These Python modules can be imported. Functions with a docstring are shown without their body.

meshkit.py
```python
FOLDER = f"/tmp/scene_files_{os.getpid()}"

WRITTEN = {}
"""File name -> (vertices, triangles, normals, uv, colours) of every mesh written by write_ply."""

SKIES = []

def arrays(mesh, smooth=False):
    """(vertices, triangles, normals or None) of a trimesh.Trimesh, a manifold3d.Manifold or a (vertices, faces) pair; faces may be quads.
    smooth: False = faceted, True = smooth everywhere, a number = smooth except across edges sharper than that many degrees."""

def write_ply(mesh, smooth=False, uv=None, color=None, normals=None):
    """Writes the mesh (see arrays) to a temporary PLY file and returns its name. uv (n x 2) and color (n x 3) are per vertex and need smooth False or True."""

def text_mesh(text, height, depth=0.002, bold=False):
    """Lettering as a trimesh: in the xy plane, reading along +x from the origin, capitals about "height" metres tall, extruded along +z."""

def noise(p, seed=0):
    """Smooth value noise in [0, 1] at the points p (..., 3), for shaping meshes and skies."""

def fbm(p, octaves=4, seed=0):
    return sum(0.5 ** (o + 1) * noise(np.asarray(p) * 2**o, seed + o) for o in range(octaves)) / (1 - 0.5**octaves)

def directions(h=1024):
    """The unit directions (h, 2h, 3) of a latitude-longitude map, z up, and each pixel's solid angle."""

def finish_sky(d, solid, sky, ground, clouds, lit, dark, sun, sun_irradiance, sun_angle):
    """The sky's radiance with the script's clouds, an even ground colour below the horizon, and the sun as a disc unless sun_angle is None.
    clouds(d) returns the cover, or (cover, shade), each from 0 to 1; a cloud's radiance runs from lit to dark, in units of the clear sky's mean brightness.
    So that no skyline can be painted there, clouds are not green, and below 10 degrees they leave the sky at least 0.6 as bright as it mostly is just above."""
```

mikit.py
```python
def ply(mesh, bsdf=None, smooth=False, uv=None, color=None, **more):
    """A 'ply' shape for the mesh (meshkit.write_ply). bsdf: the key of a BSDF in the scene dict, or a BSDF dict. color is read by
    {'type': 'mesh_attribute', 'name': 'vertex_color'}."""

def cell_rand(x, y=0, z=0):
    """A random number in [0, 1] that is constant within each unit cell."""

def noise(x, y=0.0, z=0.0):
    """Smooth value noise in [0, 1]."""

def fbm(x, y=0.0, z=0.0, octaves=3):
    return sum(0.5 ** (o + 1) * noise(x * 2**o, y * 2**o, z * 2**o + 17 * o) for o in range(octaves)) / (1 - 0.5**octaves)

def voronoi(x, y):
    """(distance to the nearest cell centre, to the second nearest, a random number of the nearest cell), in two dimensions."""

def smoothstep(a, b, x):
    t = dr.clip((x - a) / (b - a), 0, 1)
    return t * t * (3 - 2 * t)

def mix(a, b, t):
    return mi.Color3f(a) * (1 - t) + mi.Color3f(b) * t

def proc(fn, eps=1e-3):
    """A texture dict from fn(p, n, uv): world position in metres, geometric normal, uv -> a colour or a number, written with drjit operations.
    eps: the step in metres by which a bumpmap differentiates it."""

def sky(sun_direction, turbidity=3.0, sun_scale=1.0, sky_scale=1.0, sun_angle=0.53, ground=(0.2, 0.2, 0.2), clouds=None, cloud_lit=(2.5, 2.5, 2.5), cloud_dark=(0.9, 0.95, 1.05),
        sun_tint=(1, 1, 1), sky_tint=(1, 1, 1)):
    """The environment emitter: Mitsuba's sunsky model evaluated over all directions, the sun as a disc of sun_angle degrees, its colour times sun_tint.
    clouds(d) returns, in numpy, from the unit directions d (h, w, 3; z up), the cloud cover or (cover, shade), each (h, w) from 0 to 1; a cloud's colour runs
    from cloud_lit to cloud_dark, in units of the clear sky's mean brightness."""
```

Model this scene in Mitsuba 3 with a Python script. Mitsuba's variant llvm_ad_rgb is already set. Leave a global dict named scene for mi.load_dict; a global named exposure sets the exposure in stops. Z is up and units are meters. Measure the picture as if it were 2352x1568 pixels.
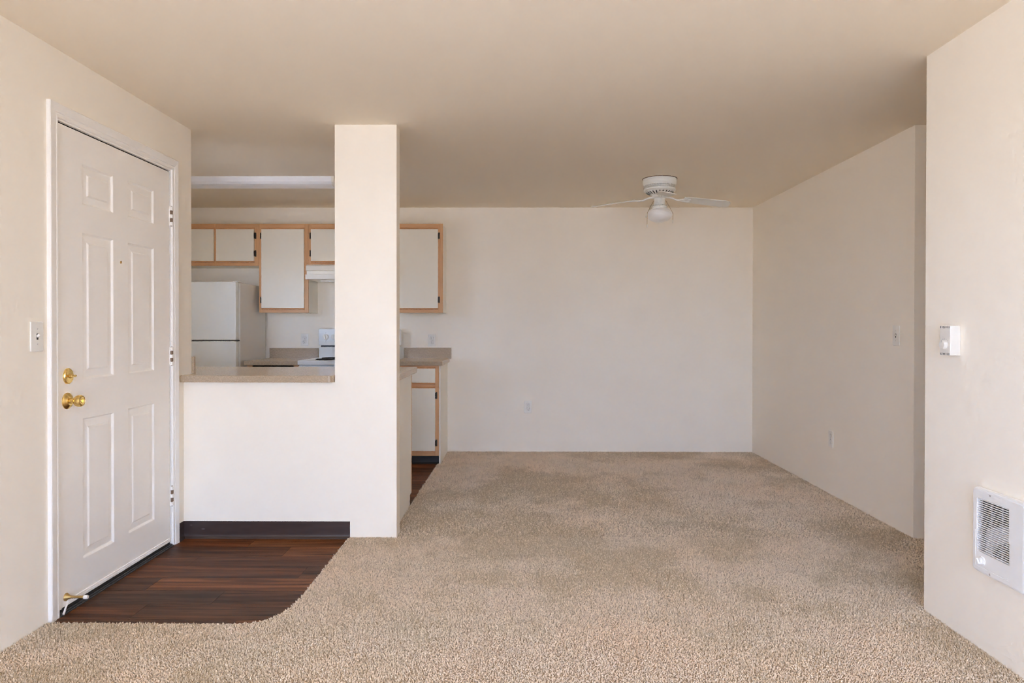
import math, random
import numpy as np, trimesh, shapely
import drjit as dr
import mitsuba as mi
import mikit, meshkit
from shapely.geometry import Polygon, box as sbox
from shapely.ops import unary_union

random.seed(7)
RNG = np.random.default_rng(7)
T = mi.ScalarTransform4f
scene, labels = {}, {}

# ------------------------------------------------------------------ camera, sky, exposure
# x to the right, y into the room, z up; the camera stands on the carpet at the origin
EYE = np.array([0.0, 0.0, 1.2016])
F_PX, CY_PX = 1591.1, 762.14
FWD, UP = np.array([-0.00837, 1.0, -0.00716]), [-0.00096, 0, 1]
scene['camera'] = {'type': 'perspective', 'fov_axis': 'x', 'fov': math.degrees(2 * math.atan(1176 / F_PX)),
                   'principal_point_offset_x': 0.0, 'principal_point_offset_y': (784 - CY_PX) / 1568,
                   'near_clip': 0.05, 'far_clip': 100.0,
                   'to_world': T().look_at(origin=EYE.tolist(), target=(EYE + FWD).tolist(), up=UP)}
# hazy daylight through the glass door behind the camera; the sun stands behind the building and lights the ground outside
scene['sky'] = mikit.sky((0.25, 0.55, 0.85), turbidity=4.0, sun_scale=0.35, sky_scale=1.0, ground=(0.59, 0.585, 0.56), sky_tint=(0.88, 1.03, 1.37),
                         clouds=lambda d: 0.6 + 0 * d[..., 2], cloud_lit=(1.30, 1.55, 2.04), cloud_dark=(1.2, 1.2, 1.2))
exposure = 5.27


# ------------------------------------------------------------------ helpers
def lin(*c):
    return [((v / 255) / 12.92 if v <= 10 else ((v / 255 + 0.055) / 1.055) ** 2.4) for v in c]


def rgb(*c):
    return {'type': 'rgb', 'value': lin(*c)}


def add(key, mesh, bsdf, smooth=False, **kw):
    n, k = 0, key
    while k in scene:
        n += 1
        k = f'{key}_{n:03d}'
    scene[k] = mikit.ply(mesh, bsdf, smooth=smooth, **kw)
    return k


def tag(key, label=None, category=None, group=None, kind=None):
    d = labels.setdefault(key, {})
    for a, b in (('label', label), ('category', category), ('group', group), ('kind', kind)):
        if b:
            d[a] = b
    return key


def cbox(x0, x1, y0, y1, z0, z1, c=0.0):
    """A box with chamfered edges."""
    if c <= 0:
        return trimesh.creation.box(bounds=[[x0, y0, z0], [x1, y1, z1]])
    pts = []
    for sx in (0, 1):
        for sy in (0, 1):
            for sz in (0, 1):
                X, Y, Z = (x0, x1)[sx], (y0, y1)[sy], (z0, z1)[sz]
                ix, iy, iz = (c, -c)[sx], (c, -c)[sy], (c, -c)[sz]
                pts += [(X, Y + iy, Z + iz), (X + ix, Y, Z + iz), (X + ix, Y + iy, Z)]
    return trimesh.convex.convex_hull(np.array(pts))


def rbox(x0, x1, y0, y1, z0, z1, r, n=4):
    """A box with rounded edges."""
    s = trimesh.creation.icosphere(subdivisions=2, radius=r).vertices
    r_ = np.array([r, r, r])
    pts = [s + np.array([X, Y, Z]) for X in (x0 + r, x1 - r) for Y in (y0 + r, y1 - r) for Z in (z0 + r, z1 - r)]
    return trimesh.convex.convex_hull(np.vstack(pts))


def join(*ms):
    return trimesh.util.concatenate([m for m in ms if m is not None])


def prism(poly, z0, z1, c=0.0):
    """A polygon extruded from z0 to z1, its top and bottom edges bevelled by c."""
    if c <= 0:
        m = trimesh.creation.extrude_polygon(poly, z1 - z0)
        m.apply_translation([0, 0, z0])
        return m
    xy = np.array(shapely.get_coordinates(poly.exterior.simplify(1e-6)))[:-1]
    if Polygon(xy).exterior.is_ccw is False:
        xy = xy[::-1]
    def inset(d):
        p, q = np.roll(xy, 1, 0), np.roll(xy, -1, 0)
        e1, e2 = xy - p, q - xy
        n1 = np.stack([-e1[:, 1], e1[:, 0]], 1); n1 /= np.linalg.norm(n1, axis=1, keepdims=True)
        n2 = np.stack([-e2[:, 1], e2[:, 0]], 1); n2 /= np.linalg.norm(n2, axis=1, keepdims=True)
        b = n1 + n2
        b = b / np.maximum((b * n1).sum(1, keepdims=True), 0.2)
        return xy + b * d
    rings = []
    for k in range(4):
        a = k / 3 * math.pi / 2
        rings.append((c * (1 - math.sin(a)), z0 + c * (1 - math.cos(a))))
    for k in range(4):
        a = k / 3 * math.pi / 2
        rings.append((c * (1 - math.cos(a)), z1 - c * (1 - math.sin(a))))
    rings = [(d, z) for d, z in rings]
    V = np.vstack([np.column_stack([inset(d), np.full(len(xy), z)]) for d, z in rings])
    n, Fs = len(xy), []
    for k in range(len(rings) - 1):
        for i in range(n):
            j = (i + 1) % n
            a, b, cc, dd = k * n + i, k * n + j, (k + 1) * n + j, (k + 1) * n + i
            Fs += [[a, b, cc], [a, cc, dd]]
    def cap(ring, flip):
        pv, pf = trimesh.creation.triangulate_polygon(Polygon(V[ring * n:(ring + 1) * n, :2]))
        tree = V[ring * n:(ring + 1) * n, :2]
        idx = [int(np.argmin(((tree - p) ** 2).sum(1))) + ring * n for p in pv]
        for f in pf:
            t = [idx[f[0]], idx[f[1]], idx[f[2]]]
            ar = np.cross(V[t[1]] - V[t[0]], V[t[2]] - V[t[0]])[2]
            if (ar > 0) == flip:
                t = t[::-1]
            Fs.append(t)
    cap(0, True)
    cap(len(rings) - 1, False)
    return trimesh.Trimesh(V, np.array(Fs), process=False)


def rrect(x0, x1, y0, y1, r, n=6):
    return sbox(x0 + r, y0 + r, x1 - r, y1 - r).buffer(r, quad_segs=n)


def lathe(profile, n=40):
    """(r, z) pairs, revolved about z."""
    return trimesh.creation.revolve(np.array(profile, float), sections=n)


def tube(points, r, n=8, caps=True):
    p = np.asarray(points, float)
    r = np.broadcast_to(r, (len(p),))
    t = np.gradient(p, axis=0)
    t /= np.linalg.norm(t, axis=1, keepdims=True) + 1e-12
    ref = np.array([0.0, 0, 1]) if abs(t[:, 2]).max() < 0.9 else np.array([0.913, 0.377, 0.157])
    a = np.cross(t, ref); a /= np.linalg.norm(a, axis=1, keepdims=True)
    b = np.cross(t, a)
    ang = np.arange(n) * 2 * np.pi / n
    v = p[:, None] + r[:, None, None] * (np.cos(ang)[None, :, None] * a[:, None] + np.sin(ang)[None, :, None] * b[:, None])
    V, Fs = v.reshape(-1, 3), []
    for k in range(len(p) - 1):
        for i in range(n):
            j = (i + 1) % n
            Fs += [[k * n + i, (k + 1) * n + j, k * n + j], [k * n + i, (k + 1) * n + i, (k + 1) * n + j]]
    V = np.vstack([V, p[0], p[-1]])
    for i in range(n):
        j = (i + 1) % n
        Fs += [[len(V) - 2, i, j], [len(V) - 1, (len(p) - 1) * n + j, (len(p) - 1) * n + i]]
    m = trimesh.Trimesh(V, np.array(Fs), process=False)
    if m.volume < 0:
        m.invert()
    return m


def frame(origin, u, v, w):
    M = np.eye(4)
    M[:3, 0], M[:3, 1], M[:3, 2], M[:3, 3] = u, v, w, origin
    return M


def placed(mesh, M):
    m = mesh.copy()
    m.apply_transform(M)
    return m


def on_back(x, z, y):    # u right, v up, w towards the camera
    return frame([x, y, z], [1, 0, 0], [0, 0, 1], [0, -1, 0])


def on_left(y, z, x):    # seen from inside: u = +y
    return frame([x, y, z], [0, 1, 0], [0, 0, 1], [1, 0, 0])


def on_right(y, z, x):
    return frame([x, y, z], [0, -1, 0], [0, 0, 1], [-1, 0, 0])


# ------------------------------------------------------------------ materials
P = mikit.proc


def principled(name, color, rough=0.5, spec=0.5, bump=None, scale=1.0, eps=1e-3, **kw):
    b = {'type': 'principled', 'base_color': color, 'roughness': rough, 'specular': spec, **kw}
    if bump is not None:
        b = {'type': 'bumpmap', 'tex': P(bump, eps), 'scale': scale, 'bsdf': b}
    scene[name] = {'type': 'twosided', 'bsdf': b}


WALL = (0.935, 0.868, 0.75)
CEIL = (0.935, 0.842, 0.695)


def paint(name, color, bump):
    b = {'type': 'diffuse', 'reflectance': {'type': 'rgb', 'value': list(color)}}
    scene[name] = {'type': 'twosided', 'bsdf': {'type': 'bumpmap', 'tex': P(bump, 2e-3), 'scale': 1.0, 'bsdf': b}}


def peel(p, n, uv):     # orange-peel roller texture of the painted walls
    return 0.0008 * mikit.smoothstep(0.25, 0.9, mikit.noise(p.x * 125, p.y * 125, p.z * 125))


paint('wall_paint', WALL, peel)
scene['ceiling_paint'] = {'type': 'twosided', 'bsdf': {'type': 'diffuse', 'reflectance': {'type': 'rgb', 'value': list(CEIL)}}}
scene['wall_plain'] = {'type': 'twosided', 'bsdf': {'type': 'diffuse', 'reflectance': {'type': 'rgb', 'value': list(WALL)}}}
principled('trim_paint', {'type': 'rgb', 'value': [0.86, 0.83, 0.78]}, 0.35, 0.5)
principled('door_paint', {'type': 'rgb', 'value': [0.88, 0.84, 0.775]}, 0.38, 0.5)
principled('white_plastic', {'type': 'rgb', 'value': [0.80, 0.775, 0.71]}, 0.35, 0.4)
principled('thermostat_white', {'type': 'rgb', 'value': [0.74, 0.71, 0.65]}, 0.4, 0.35)
principled('heater_white', {'type': 'rgb', 'value': [0.80, 0.795, 0.77]}, 0.3, 0.5)
principled('heater_inside', {'type': 'rgb', 'value': [0.03, 0.03, 0.03]}, 0.5, 0.4)
principled('heater_baffle', {'type': 'rgb', 'value': [0.55, 0.55, 0.57]}, 0.35, 0.5)
principled('slot_dark', {'type': 'rgb', 'value': [0.03, 0.028, 0.025]}, 0.6, 0.3)
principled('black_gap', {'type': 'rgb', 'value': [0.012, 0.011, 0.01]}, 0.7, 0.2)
principled('dark_rubber', {'type': 'rgb', 'value': [0.02, 0.017, 0.015]}, 0.5, 0.4)
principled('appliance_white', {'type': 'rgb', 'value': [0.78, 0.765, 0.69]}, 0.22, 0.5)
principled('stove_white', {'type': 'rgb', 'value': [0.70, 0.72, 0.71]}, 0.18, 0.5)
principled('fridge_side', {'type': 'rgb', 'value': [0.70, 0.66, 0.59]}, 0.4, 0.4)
principled('hood_white', {'type': 'rgb', 'value': [0.83, 0.80, 0.72]}, 0.3, 0.5)
principled('melamine', {'type': 'rgb', 'value': [0.84, 0.785, 0.66]}, 0.35, 0.45)
principled('cabinet_side', {'type': 'rgb', 'value': [0.78, 0.74, 0.65]}, 0.4, 0.4)
principled('hinge_bronze', {'type': 'rgb', 'value': [0.05, 0.035, 0.025]}, 0.4, 0.5, metallic=0.5)
principled('screw_steel', {'type': 'rgb', 'value': [0.55, 0.53, 0.5]}, 0.3, 0.5, metallic=0.8)
principled('coil_black', {'type': 'rgb', 'value': [0.015, 0.015, 0.016]}, 0.45, 0.5)
principled('fan_white', {'type': 'rgb', 'value': [0.80, 0.80, 0.75]}, 0.35, 0.5)
principled('blade_white', {'type': 'rgb', 'value': [0.74, 0.73, 0.66]}, 0.45, 0.4)
principled('globe_glass', {'type': 'rgb', 'value': [0.86, 0.85, 0.83]}, 0.08, 0.6, clearcoat=0.5)
principled('chain_brass', {'type': 'rgb', 'value': [0.42, 0.30, 0.16]}, 0.4, 0.5, metallic=0.7)
principled('lens_plastic', {'type': 'rgb', 'value': [0.86, 0.86, 0.87]}, 0.25, 0.5)
principled('lamp_metal', {'type': 'rgb', 'value': [0.82, 0.78, 0.70]}, 0.4, 0.4)
principled('worn_metal', {'type': 'rgb', 'value': [0.20, 0.13, 0.085]}, 0.5, 0.5, metallic=0.5)
principled('threshold_metal', {'type': 'rgb', 'value': [0.03, 0.028, 0.027]}, 0.45, 0.5)
scene['brass'] = {'type': 'roughconductor', 'material': 'none', 'distribution': 'ggx', 'alpha': 0.06,
                  'specular_reflectance': {'type': 'rgb', 'value': [0.86, 0.62, 0.24]}}
scene['antique_brass'] = {'type': 'roughconductor', 'material': 'none', 'distribution': 'ggx', 'alpha': 0.25,
                          'specular_reflectance': {'type': 'rgb', 'value': [0.62, 0.42, 0.17]}}
scene['glass_pane'] = {'type': 'thindielectric', 'int_ior': 1.5}


def vinyl_base(p, n, uv):
    t = mikit.fbm(p.x * 9, p.z * 40, p.y * 9)
    c = mikit.mix([0.034, 0.020, 0.017], [0.055, 0.034, 0.028], t)
    scuff = mikit.smoothstep(0.80, 0.90, mikit.noise(p.x * 28, p.z * 95, p.y * 28)) * mikit.smoothstep(0.62, 0.8, mikit.noise(p.x * 6 + 4, p.z * 9, p.y * 6))
    return mikit.mix(c, [0.30, 0.27, 0.27], 0.8 * scuff)      # pale scuffs in the vinyl


principled('cove_vinyl', P(vinyl_base), 0.32, 0.5)


def speckle(p, n, uv):   # taupe laminate with fine speckles
    a = mikit.noise(p.x * 380, p.y * 380, p.z * 380)
    b = mikit.noise(p.x * 230 + 9, p.y * 230, p.z * 230)
    c = mikit.mix([0.37, 0.275, 0.18], [0.47, 0.365, 0.25], mikit.smoothstep(0.3, 0.7, a))
    c = mikit.mix(c, [0.28, 0.20, 0.13], 0.45 * mikit.smoothstep(0.62, 0.8, b))
    return mikit.mix(c, [0.60, 0.49, 0.37], 0.45 * mikit.smoothstep(0.66, 0.82, 1 - b))


principled('laminate', P(speckle), 0.16, 0.55)


def wood_fn(ax):
    def f(p, n, uv):
        s, t = (p.x, p.z) if ax == 'x' else (p.z, p.x)
        g = mikit.fbm(s * 5, t * 130 + p.y * 130, 3)
        h = mikit.noise(s * 1.5, t * 9 + p.y * 9, 8)
        c = mikit.mix([0.56, 0.29, 0.125], [0.74, 0.44, 0.225], g)
        return mikit.mix(c, [0.64, 0.345, 0.155], 0.4 * h)
    return f


principled('oak_rail', P(wood_fn('x')), 0.4, 0.4)
principled('oak_stile', P(wood_fn('z')), 0.4, 0.4)


def plank_fn(seed, dark, light, grey):
    def f(p, n, uv):
        x, y = p.x + seed * 3.7, p.y + seed * 1.3
        w = mikit.noise(x * 2.2, y * 16, seed)
        g = mikit.fbm(x * 4.0, y * 150 + w * 2.5, seed, 3)
        fine = mikit.noise(x * 18, y * 520, seed + 2)
        big = mikit.noise(x * 1.8, y * 14, seed + 5)
        c = mikit.mix(dark, light, mikit.smoothstep(0.12, 0.88, g))
        c = mikit.mix(c, grey, 0.5 * mikit.smoothstep(0.4, 0.8, big))
        streak = mikit.noise(x * 3.1 + 11, y * 46 + w * 1.5, seed + 9)
        c = mikit.mix(c, [1.5 * v for v in light], 0.5 * mikit.smoothstep(0.6, 0.92, streak))
        c = c * (1 - 0.45 * mikit.smoothstep(0.62, 0.9, 1 - streak))
        return c * (0.80 + 0.40 * fine)
    return f


PLANKS = [((0.038, 0.014, 0.006), (0.125, 0.050, 0.022), (0.066, 0.036, 0.024)),
          ((0.030, 0.013, 0.006), (0.098, 0.042, 0.020), (0.054, 0.032, 0.023)),
          ((0.048, 0.016, 0.006), (0.150, 0.056, 0.022), (0.075, 0.038, 0.022)),
          ((0.062, 0.022, 0.008), (0.180, 0.076, 0.033), (0.092, 0.050, 0.030)),
          ((0.025, 0.012, 0.007), (0.080, 0.037, 0.020), (0.048, 0.031, 0.024))]
PLANKS = [tuple(tuple(v * k * w for v, w in zip(q, (0.88, 0.80, 0.66))) for q, k in zip(t, (1.75, 1.25, 1.5))) for t in PLANKS]
for i, (a, b, c) in enumerate(PLANKS):
    principled(f'plank_{i}', P(plank_fn(i + 1, a, b, c)), 0.42, 0.10)
scene['carpet_fibre'] = {'type': 'twosided', 'bsdf': {'type': 'diffuse', 'reflectance': {'type': 'mesh_attribute', 'name': 'vertex_color'}}}
principled('subfloor_mat', {'type': 'rgb', 'value': [0.10, 0.08, 0.06]}, 0.8, 0.2)

# ------------------------------------------------------------------ room shell
XL, XN, XR, YB, ZC = -1.900, 1.7234, 2.2436, 6.6393, 2.3444
YP0, YP1 = 3.9196, 4.0175           # partition beside the kitchen
XP0, XP1 = -1.0372, -0.6866         # its full-height end
YREAR = -2.0                       # wall with the glass door, behind the camera
YN, YH = 2.944, 3.940               # hallway between
XK, XH = -3.22, 4.0                 # far ends of kitchen and hallway
W = 0.12

floor = cbox(XK - 0.2, XH + 0.2, YREAR - 0.2, YB + 0.2, -0.12, -0.004)
tag(add('floor', floor, 'subfloor_mat'), 'floor of dark wood-look planks in the entry and the kitchen', kind='structure')
tag(add('ceiling', cbox(XK - 0.2, XH + 0.2, YREAR - 0.2, YB + 0.2, ZC, ZC + 0.15), 'ceiling_paint'), 'flat beige-white textured ceiling', kind='structure')

# entry wall with its doorway
DY0, DY1, DZ = 2.848, 3.768, 2.045        # door slab
OY0, OY1, OZ = DY0 - 0.024, DY1 + 0.024, DZ + 0.028
wl = Polygon([(YREAR, -0.004), (OY0, -0.004), (OY0, OZ), (OY1, OZ), (OY1, -0.004), (YP1, -0.004), (YP1, ZC), (YREAR, ZC)])
LY0, LY1, LZ0, LZ1 = 0.10, 1.45, 0.95, 2.05      # front window between the glass door and the front door, out of frame
wl = wl.difference(sbox(LY0, LZ0, LY1, LZ1))
m = trimesh.creation.extrude_polygon(wl, W)
tag(add('wall_left', placed(m, frame([XL - W, 0, 0], [0, 1, 0], [0, 0, 1], [1, 0, 0])), 'wall_paint'), 'off-white left wall with the front door', kind='structure')
f = 0.04
fr = join(cbox(XL - 0.08, XL - 0.03, LY0, LY0 + f, LZ0, LZ1), cbox(XL - 0.08, XL - 0.03, LY1 - f, LY1, LZ0, LZ1), cbox(XL - 0.08, XL - 0.03, LY0 + f, LY1 - f, LZ0, LZ0 + f), cbox(XL - 0.08, XL - 0.03, LY0 + f, LY1 - f, LZ1 - f, LZ1))
tag(add('window_3', fr, 'trim_paint'), 'front window in the left wall, nearer than the front door', kind='structure')
add('window_3__pane', trimesh.Trimesh([[XL - 0.055, LY0 + f, LZ0 + f], [XL - 0.055, LY1 - f, LZ0 + f], [XL - 0.055, LY1 - f, LZ1 - f], [XL - 0.055, LY0 + f, LZ1 - f]], [[0, 1, 2], [0, 2, 3]], process=False), 'glass_pane')
tag(add('wall_right', cbox(XN, XN + W, YREAR, YN, -0.004, ZC), 'wall_paint'), 'off-white near right wall with thermostat and heater', kind='structure')
tag(add('wall_back', cbox(XK - W, XR + W, YB, YB + W, -0.004, ZC), 'wall_plain'), 'off-white wall at the back of the dining area and kitchen', kind='structure')
tag(add('wall_dining', cbox(XR, XR + W, YH, YB, -0.004, ZC), 'wall_plain'), 'off-white right wall of the dining area', kind='structure')
tag(add('wall_hall', cbox(XR + W, XH, YH, YH + W, -0.004, ZC), 'wall_plain'), 'far wall of the hallway opening', kind='structure')
tag(add('wall_hall_near', cbox(XN + W, XH, YN - W, YN, -0.004, ZC), 'wall_plain'), 'near wall of the hallway', kind='structure')
tag(add('wall_hall_end', cbox(XH, XH + W, YN - W, YH + W, -0.004, ZC), 'wall_plain'), 'end wall of the hallway', kind='structure')
tag(add('wall_kitchen_left', cbox(XK - W, XK, YP1, YB, -0.004, ZC), 'wall_plain'), 'left wall of the kitchen', kind='structure')
# kitchen wall over the sink, with a window onto the porch (hidden behind the front door wall)
KX0, KX1, KZ0, KZ1 = -3.00, -2.20, 1.10, 1.85
m = trimesh.creation.extrude_polygon(sbox(XK - W, -0.004, XL - W, ZC).difference(sbox(KX0, KZ0, KX1, KZ1)), YP1 - YP0)
tag(add('wall_kitchen_front', placed(m, frame([0, YP1, 0], [1, 0, 0], [0, 0, 1], [0, -1, 0])), 'wall_plain'), 'kitchen wall over the sink, behind the front door wall', kind='structure')
f = 0.04
fr = join(cbox(KX0, KX0 + f, YP0 + 0.02, YP0 + 0.07, KZ0, KZ1), cbox(KX1 - f, KX1, YP0 + 0.02, YP0 + 0.07, KZ0, KZ1), cbox(KX0 + f, KX1 - f, YP0 + 0.02, YP0 + 0.07, KZ1 - f, KZ1), cbox(KX0 + f, KX1 - f, YP0 + 0.02, YP0 + 0.07, KZ0, KZ0 + f))
tag(add('window_2', fr, 'trim_paint'), 'kitchen window onto the porch', kind='structure')
yy = YP0 + 0.045
add('window_2__pane', trimesh.Trimesh([[KX0 + f, yy, KZ0 + f], [KX1 - f, yy, KZ0 + f], [KX1 - f, yy, KZ1 - f], [KX0 + f, yy, KZ1 - f]], [[0, 1, 2], [0, 2, 3]], process=False), 'glass_pane')
tag(add('wall_half', cbox(XL, XP0, YP0, YP1, -0.004, 0.888), 'wall_plain'), 'white half wall under the bar counter in front of the kitchen', kind='structure')
tag(add('wall_pillar', cbox(XP0, XP1, YP0, YP1, -0.004, ZC), 'wall_plain'), 'white full-height pillar at the end of the half wall', kind='structure')

# porch roof outside the front door and the kitchen window
tag(add('ceiling_porch', cbox(XL - W - 2.6, XL - W, 1.3, YP0, ZC + 0.06, ZC + 0.18), 'ceiling_paint'), 'porch roof outside the front door', kind='structure')

# rear wall with sliding glass door (daylight)
GX0, GX1, GZ = -1.60, 1.55, 2.22
wr = Polygon([(XL - W, -0.004), (GX0, -0.004), (GX0, GZ), (GX1, GZ), (GX1, -0.004), (XN + W, -0.004), (XN + W, ZC), (XL - W, ZC)])
m = trimesh.creation.extrude_polygon(wr, W)
tag(add('wall_rear', placed(m, frame([0, YREAR, 0], [1, 0, 0], [0, 0, 1], [0, -1, 0])), 'wall_plain'), 'wall behind the camera with a glass door', kind='structure')
f = 0.05
fr = join(cbox(GX0, GX0 + f, YREAR - 0.09, YREAR - 0.02, 0, GZ), cbox(GX1 - f, GX1, YREAR - 0.09, YREAR - 0.02, 0, GZ),
          cbox(GX0 + f, GX1 - f, YREAR - 0.09, YREAR - 0.02, GZ - f, GZ), cbox(GX0 + f, GX1 - f, YREAR - 0.09, YREAR - 0.02, -0.004, 0.05),
          cbox(0.03, 0.09, YREAR - 0.09, YREAR - 0.02, 0.05, GZ - f))
tag(add('window_1', fr, 'trim_paint'), 'sliding glass door behind the camera', kind='structure')
for a, b in ((GX0 + f, 0.03), (0.09, GX1 - f)):
    q = trimesh.Trimesh([[a, YREAR - 0.055, 0.05], [b, YREAR - 0.055, 0.05], [b, YREAR - 0.055, GZ - f], [a, YREAR - 0.055, GZ - f]], [[0, 1, 2], [0, 2, 3]], process=False)
    add('window_1__pane', q, 'glass_pane')

# ------------------------------------------------------------------ vinyl planks (parts of the floor)
corner = [(-1.303, 2.772), (-1.20, 2.772), (-1.111, 2.778), (-1.055, 2.795), (-1.015, 2.828), (-0.990, 2.880), (-0.972, 2.945), (-0.962, 3.045), (-0.960, 3.20)]
ENTRY = Polygon([(XL, 2.772)] + corner + [(-0.960, YP0), (XL, YP0)])
KITCH = Polygon([(XK, YP1), (-0.722, YP1), (-0.722, 4.66), (-0.712, 5.3), (-0.702, 6.03), (-0.672, 6.04), (-0.672, YB), (XK, YB)])
PW, PL, GAP = 0.157, 1.22, 0.0006
JOINTS = {0: -1.478, 1: -1.235, 2: -1.66, 3: -1.05, 4: -1.70, 5: -1.33, 6: -1.60, 7: -1.15}
TONES = {(0, 0): 2, (0, 1): 3, (1, 0): 1, (1, 1): 3, (2, 0): 0, (2, 1): 0, (3, 0): 0, (3, 1): 1, (4, 0): 4, (4, 1): 3, (5, 0): 4, (5, 1): 1, (6, 0): 0, (6, 1): 1, (7, 0): 1, (7, 1): 3}


def plank(poly, tone):
    for g in getattr(poly, 'geoms', [poly]):
        if g.area > 1e-4:
            add('floor__plank', prism(Polygon(g.exterior), -0.004, 0.0), f'plank_{tone}')


for r in range(8):
    y1 = YP0 - r * PW
    j = JOINTS[r]
    for k, (a, b) in enumerate(((j - PL, j), (j, j + PL))):
        plank(sbox(a + GAP, y1 - PW + GAP, b - GAP, y1 - GAP).intersection(ENTRY), TONES[(r, k)])
r = 0
y = YP1
while y < YB:
    j = -0.9 - RNG.uniform(0, PL)
    x = j - 2 * PL
    while x < -0.6:
        plank(sbox(x + GAP, y + GAP, x + PL - GAP, y + PW - GAP).intersection(KITCH), int(RNG.integers(0, 5)))
        x += PL
    y += PW

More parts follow.
